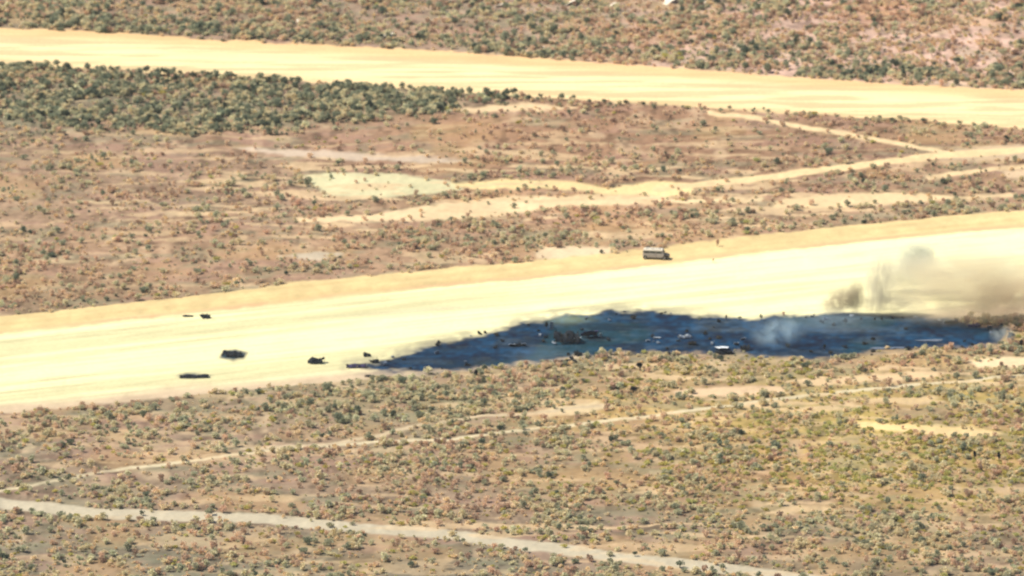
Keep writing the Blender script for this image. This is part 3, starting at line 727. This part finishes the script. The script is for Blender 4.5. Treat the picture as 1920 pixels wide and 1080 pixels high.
def wreck_heap(name, px, py, L, W, H, yaw, m, label, seed, n=9):
    """tangle of bent plates and tubes fallen in a heap"""
    q = random.Random(seed); e = empty(name, spot(px, py), R(yaw))
    for k in range(n):
        V, F = sheet(seed*31+k, L*q.uniform(.35, .7), W*q.uniform(.4, .9), H*.25, H*.10, .05, 6, 4)
        Mx = Matrix.Translation((q.uniform(-.33, .33)*L, q.uniform(-.25, .25)*W, H*q.uniform(.05, .45))) @ Matrix.Rotation(q.uniform(-.7, .7), 4, 'X') @ Matrix.Rotation(q.uniform(-.5, .5), 4, 'Y') @ Matrix.Rotation(q.uniform(-.8, .8), 4, 'Z')
        link('plate', mesh('plate', [Mx @ v for v in V], F, m), e)
    mb = MB()
    for k in range(8):
        a = Vector((q.uniform(-.5, .5)*L, q.uniform(-.4, .4)*W, 0)); b = a+Vector((q.uniform(-.3, .3)*L, q.uniform(-.3, .3)*W, H*q.uniform(.5, 1.05)))
        mb.tube(a, b, .045, .03, 5)
    mb.build('bent_struts', M['char2'], e)
    tag(e, label, 'wreckage'); return e
wreck_hull('hull_wreck', 1062, 642, 4.4, 1.7, 2.2, 4, M['char'], 'large black hull section lying in the burnt ground, left of the violet fin', 1)
wreck_panel('fin_wreck', 1108, 633, 3.6, 2.2, 22, -38, M['violet'], 'dark violet slanted fin fragment right of the black hull section', 2, .3, .12, .75)
wreck_panel('bright_shard', 1083, 637, 1.3, .8, 10, -30, M['alu'], 'small bright metal shard between the black hull and the violet fin', 3, .1, .06, .25)
wreck_panel('bright_shard', 1126, 634, .55, 1.2, 5, -60, M['alu'], 'bright upright metal tip at the right end of the violet fin', 4, .05, .03, .5)
wreck_panel('pale_upright_panel', 1034, 617, .6, 1.6, 5, -72, M['grey'], 'narrow pale upright panel beside the charred stump', 5, .05, .04, .7)
wreck_heap('charred_heap', 1083, 666, 1.4, 1.6, 1.0, 0, M['char2'], 'round black heap low in the burnt ground below the bright shard', 6)
wreck_hull('charred_beam', 1060, 680, 4.0, .6, .75, 6, M['char2'], 'long low black wreck piece on the lower burnt edge', 7, 4)
wreck_panel('white_wing_panel', 1354, 656, 2.6, 2.4, 2, -12, M['alu'], 'brightest white metal panel lying low in the burnt ground', 8, .22, .05, .35)
wreck_heap('charred_heap', 1362, 663, 3.6, 1.2, .6, 0, M['char'], 'low black debris heap just under the bright white panel', 9)
wreck_hull('engine_wreck', 1397, 658, 1.5, .7, 1.1, 8, M['char'], 'black barrel shaped wreck piece where the pale smoke rises', 10, 3)
wreck_panel('grey_fragment', 1381, 648, 1.0, 1.0, 0, -40, M['grey'], 'pale grey fragment between the white panel and the pale smoke', 11, .1, .06, .3)
wreck_panel('grey_fragment', 1393, 642, .9, .9, 20, -40, M['grey'], 'pale grey fragment on top of the black barrel shaped piece', 12, .1, .06, .6)
wreck_hull('curved_rib_wreck', 1284, 634, 2.4, .5, .7, 18, M['grey'], 'bent grey rib fragment in the middle of the burnt ground', 13, 3)
wreck_panel('grey_fragment', 1232, 634, 1.4, .9, 5, -20, M['grey'], 'small dull grey fragment left of the bent rib fragment', 14)
wreck_heap('charred_heap', 1298, 646, 1.6, 1.2, .7, 0, M['char2'], 'black heap just below the bent grey rib fragment', 15)
wreck_panel('grey_fragment', 960, 650, 1.2, 1.0, 8, -35, M['grey'], 'left one of two pale fragments in the left part of the burnt ground', 16, .1, .07, .3)
wreck_panel('grey_fragment', 982, 649, .9, 1.0, -8, -35, M['grey'], 'right one of two pale fragments in the left part of the burnt ground', 17, .1, .07, .3)
wreck_heap('charred_heap', 970, 649, 1.6, 1.2, .8, 0, M['char'], 'black heap between the two pale fragments', 18)
wreck_heap('dark_wreck', 594, 681, 2.9, 1.8, 1.15, -5, M['char'], 'dark wedge shaped wreck lying alone on the pale runway', 19)
wreck_heap('dark_wreck', 688, 668, 1.2, 1.2, .9, 0, M['char'], 'small round dark wreck on the runway above the burnt tip', 20, 7)
wreck_heap('dark_wreck', 701, 680, 1.5, 1.3, .8, 0, M['char'], 'small dark wreck at the upper edge of the burnt tip', 21, 7)
wreck_hull('arched_wreck', 668, 689, 3.4, .7, .7, 4, M['violet'], 'arched dark wreck strip at the left tip of the burnt ground', 22, 4)
wreck_heap('dark_wreck', 691, 706, 1.3, .9, .45, 8, M['char'], 'small flat dark wreck on the runway edge below the burnt tip', 23, 6)
wreck_heap('dark_wreck', 385, 596, 1.7, 1.5, .8, 0, M['char'], 'dark wreck on the left of the runway, right one of a pair', 24, 7)
wreck_panel('dark_wreck', 352, 593, 2.0, 1.2, 0, -15, M['char'], 'dark flat wreck on the left of the runway, left one of a pair', 25)
wreck_hull('long_low_wreck', 364, 708, 5.0, .7, .6, 2, M['char'], 'long low black wreck strip on the far left edge of the runway', 36, 4)
wreck_hull('left_wreck', 435, 668, 3.2, 1.0, 1.0, -8, M['char'], 'black hull piece on the small burnt patch left of the long one', 26, 4)
wreck_panel('grey_fragment', 1780, 606, 2.0, 1.4, 8, -35, M['grey'], 'pale slanted fragment at the upper right edge of the burnt ground', 27, .15, .06, .4)
wreck_heap('charred_heap', 1794, 604, .9, 1.0, 1.1, 0, M['violet'], 'dark upright heap right of the pale slanted fragment', 28, 6)
wreck_heap('charred_heap', 1827, 611, 2.4, 1.0, .6, 4, M['violet'], 'low dark debris heap on the upper edge near the burnt tip', 29, 7)
wreck_panel('long_grey_skin', 1742, 638, 5.2, 1.6, 3, -6, M['dull'], 'long dull grey skin strip lying in the right half of the burnt ground', 30, .1, .06)
wreck_panel('long_grey_skin', 1665, 653, 6.5, 1.8, 5, -6, M['dull'], 'long dull grey skin strip near the lower edge of the burnt ground', 31, .1, .06)
wreck_panel('pink_panel', 1880, 651, 1.6, 1.8, 0, -25, M['pinkwhite'], 'pinkish white panel at the lower right tip of the burnt ground', 32, .12, .05, .3)
wreck_panel('grey_fragment', 1856, 617, 1.0, 1.2, 0, -45, M['grey'], 'pale grey fragment above the smoking tip of the burnt ground', 33, .1, .05, .4)
wreck_panel('grey_fragment', 1893, 636, .8, 2.0, 20, -60, M['grey'], 'narrow pale leaning fragment among the bushes at the burnt tip', 34, .1, .05, .7)
FR = []
for v in range(7):
    q = random.Random(900+v); VV = []; FF = []
    for k in range(3):
        V, F = sheet(900+v*7+k, q.uniform(.5, 1.0), q.uniform(.3, .8), .1, .08, .05, 5, 3)
        Mx = Matrix.Translation((q.uniform(-.25, .25), q.uniform(-.25, .25), q.uniform(.08, .35))) @ Matrix.Rotation(q.uniform(-.9, .9), 4, 'X') @ Matrix.Rotation(q.uniform(-.7, .7), 4, 'Y')
        n = len(VV); VV += [Mx @ p for p in V]; FF += [tuple(i+n for i in f) for f in F]
    FR.append((VV, FF))
FRM = {c: [mesh('fragment', V, F, M[c]) for V, F in FR] for c in ('char2', 'char', 'dull', 'grey')}
q = random.Random(77); done = 0
while done < 90:
    px = q.uniform(660, 1890); py = q.uniform(585, 700)
    sd = float(poly_sd(np.array([px]), np.array([py]), BURN)[0])
    if sd < (-7 if py > 640 else 0): continue
    if sd > 8 and q.random() < .35: continue
    c = q.choices(['char2', 'char', 'dull', 'grey'], [5, 3, 2, 1])[0]; v = q.uniform(.4, 1.15)
    o = link('wreck_fragment', q.choice(FRM[c]), None, spot(px, py), q.uniform(0, 6.28), (v, v, v))
    seg = ['at the left tip of the burn', 'in the left part of the burn', 'near the big black hull', 'left of the white wing panel', 'below the pale smoke wisp', 'in the blue smoke layer', 'near the long grey skins', 'at the right tip of the burn'][min(7, int((px-660)/154))]
    edge = 'lower edge' if sd < 8 and py > 640 else ('upper edge' if sd < 8 else 'middle')
    w_ = f'{sized(v, .4, 1.15)} {dict(char2="black", char="dark", dull="dull grey", grey="pale grey")[c]} fragment {seg}, {edge}'
    tag(o, w_, 'wreckage', w_); done += 1
for n_, (px, py, w_) in enumerate([(1115,100,.9),(1047,92,.6),(1018,92,.6),(1085,93,.5),(935,12,1.6),(1065,8,3.0),(1150,10,1.2),(1250,6,3.2),(718,72,1.0),(735,68,.9),(560,42,.9),(1320,8,1.2)]):  # pale slabs; those along the top stand in for whitish reflections
    wreck_panel('pale_glint_slab', px, py, w_, w_*1.4, n_*17, -30, M['vanwhite'], 'bright pale glint slab among the desert trees beyond the far road', 60+n_, .15, .05, .2).__setitem__('group', 'pale slabs among the desert trees')

# ------------------------------------------------------------ smoke
def smoke(name, px, py, W, Dp, H, yaw, density, color, label, seed, nscale=1.4, thr=(.40, .75), lean=0.0, aniso=.2):
    x, y, z = spot(px, py)
    mb = MB(); n, k = 20, 12; V = []; F = []
    for i in range(k+1):
        ph = math.pi*i/k
        for j in range(n):
            t = 2*math.pi*j/n; V.append((math.sin(ph)*math.cos(t), math.sin(ph)*math.sin(t), -math.cos(ph)))
    for i in range(k):
        for j in range(n): F.append((i*n+j, i*n+(j+1) % n, (i+1)*n+(j+1) % n, (i+1)*n+j))
    V = [(a+lean*(c+1)*.5, b, c) for a, b, c in V]
    m = bpy.data.materials.new(name); m.use_nodes = True; N = m.node_tree.nodes; Lk = m.node_tree.links; N.clear()
    out = N.new('ShaderNodeOutputMaterial'); pv = N.new('ShaderNodeVolumePrincipled')
    pv.inputs['Color'].default_value = (*color, 1); pv.inputs['Anisotropy'].default_value = aniso
    tc = N.new('ShaderNodeTexCoord'); nz = N.new('ShaderNodeTexNoise'); nz.inputs['Scale'].default_value = nscale
    nz.inputs['Detail'].default_value = 5; nz.inputs['Roughness'].default_value = .6; nz.inputs['Distortion'].default_value = .5
    mp = N.new('ShaderNodeMapping'); mp.inputs['Location'].default_value = (seed*3.1, seed*1.7, 0); mp.inputs['Scale'].default_value = (1.6, 1, 1)
    Lk.new(tc.outputs['Object'], mp.inputs[0]); Lk.new(mp.outputs[0], nz.inputs['Vector'])
    mr = N.new('ShaderNodeMapRange'); mr.interpolation_type = 'SMOOTHSTEP'; mr.inputs[1].default_value = thr[0]; mr.inputs[2].default_value = thr[1]
    Lk.new(nz.outputs[0], mr.inputs[0])
    sx = N.new('ShaderNodeSeparateXYZ'); Lk.new(tc.outputs['Object'], sx.inputs[0])
    zz = N.new('ShaderNodeMath'); zz.operation = 'MULTIPLY_ADD'; zz.inputs[1].default_value = -lean*.5; zz.inputs[2].default_value = -lean*.5
    Lk.new(sx.outputs[2], zz.inputs[0])
    ad = N.new('ShaderNodeMath'); ad.operation = 'ADD'; Lk.new(sx.outputs[0], ad.inputs[0]); Lk.new(zz.outputs[0], ad.inputs[1])
    cb = N.new('ShaderNodeCombineXYZ'); Lk.new(ad.outputs[0], cb.inputs[0]); Lk.new(sx.outputs[1], cb.inputs[1]); Lk.new(sx.outputs[2], cb.inputs[2])
    ln = N.new('ShaderNodeVectorMath'); ln.operation = 'LENGTH'; Lk.new(cb.outputs[0], ln.inputs[0])
    fo = N.new('ShaderNodeMapRange'); fo.interpolation_type = 'SMOOTHSTEP'; fo.inputs[1].default_value = 1.0; fo.inputs[2].default_value = .25
    Lk.new(ln.outputs['Value'], fo.inputs[0])
    mu = N.new('ShaderNodeMath'); mu.operation = 'MULTIPLY'; Lk.new(mr.outputs[0], mu.inputs[0]); Lk.new(fo.outputs[0], mu.inputs[1])
    m2 = N.new('ShaderNodeMath'); m2.operation = 'MULTIPLY'; m2.inputs[1].default_value = density; Lk.new(mu.outputs[0], m2.inputs[0])
    Lk.new(m2.outputs[0], pv.inputs['Density']); Lk.new(pv.outputs[0], out.inputs['Volume'])
    o = link(name, mesh(name, V, F, m), None, (x, y, z+H*.42), R(yaw), (W/2, Dp/2, H/2))
    tag(o, label, 'smoke', kind='stuff')
smoke('smoke_plume', 1800, 606, 40, 16, 17, 5, .30, (1.0,.90,.68), 'broad tan smoke drifting over the runway at the right', 1, 2.3, (.30, .64), .1)
smoke('smoke_bank', 1885, 604, 22, 14, 11, 5, .34, (1.0,.82,.62), 'low brownish smoke bank at the right end of the runway', 11, 2.2, (.30, .64), .1)
smoke('smoke_billow', 1716, 514, 10, 6, 7.5, 0, 1.5, (.86,.88,.78), 'grey green billow at the top of the smoke', 2, 2.1, (.32, .60), .1)
smoke('smoke_billow', 1685, 548, 14, 7, 9, 0, 1.1, (.88,.86,.74), 'grey green billow below the topmost one', 12, 2.4, (.30, .64), .6)
smoke('smoke_column', 1642, 592, 7, 6, 14, 0, 1.1, (.88,.84,.70), 'leaning smoke column left of the billows', 13, 2.4, (.34, .64), .35)
smoke('smoke_veil', 1790, 560, 34, 7, 10, 0, .5, (.92,.90,.76), 'thin pale grey veil drifting right from the billows', 14, 2.4, (.36, .64), .2)
smoke('smoke_drift', 1665, 592, 18, 6, 6, 0, .6, (.88,.82,.66), 'thin smoke drift between the brown puffs and the tan plume', 15, 2.2, (.34, .64), .2)
smoke('smoke_puff', 1560, 590, 9, 4, 6.5, 0, 1.2, (.66,.58,.45), 'dark brown low smoke puff, left of two at the burnt edge', 3, 2.0, (.34, .58), .8)
smoke('smoke_puff', 1603, 590, 4.2, 3, 8, 0, 1.3, (.66,.60,.46), 'brown upright smoke puff, right of two at the burnt edge', 4, 2.0, (.32, .58), .1)
smoke('smoke_wisp', 1445, 652, 12, 10, 7, 0, .28, (.62,.80,.92), 'pale blue smoke wisp drifting over the burnt ground', 5, 1.2, (.38, .66), .4)
smoke('smoke_wisp', 1540, 625, 22, 14, 6, 0, .05, (.60,.76,.90), 'thin bluish smoke layer over the middle right burnt ground', 6, 1.2, (.36, .66), .2)
smoke('smoke_wisp', 1878, 642, 6, 6, 4, 0, .4, (.62,.70,.74), 'small pale smoke wisp at the right tip of the burnt ground', 7, 1.2, (.38, .66), .1)

# ------------------------------------------------------------ air
mb = MB(); mb.box(-15200, 15200, -15200, 15200, -2.0, CAM[2]+15)
hm = bpy.data.materials.new('haze'); hm.use_nodes = True; hm.node_tree.nodes.clear()
ho = hm.node_tree.nodes.new('ShaderNodeOutputMaterial'); hv = hm.node_tree.nodes.new('ShaderNodeVolumePrincipled')
hv.inputs['Color'].default_value = (.80, .90, 1.0, 1); hv.inputs['Density'].default_value = .00002
hm.node_tree.links.new(hv.outputs[0], ho.inputs['Volume'])
h = mb.build('haze', hm); tag(h, 'thin bluish desert air over the whole scene', 'haze', kind='stuff')
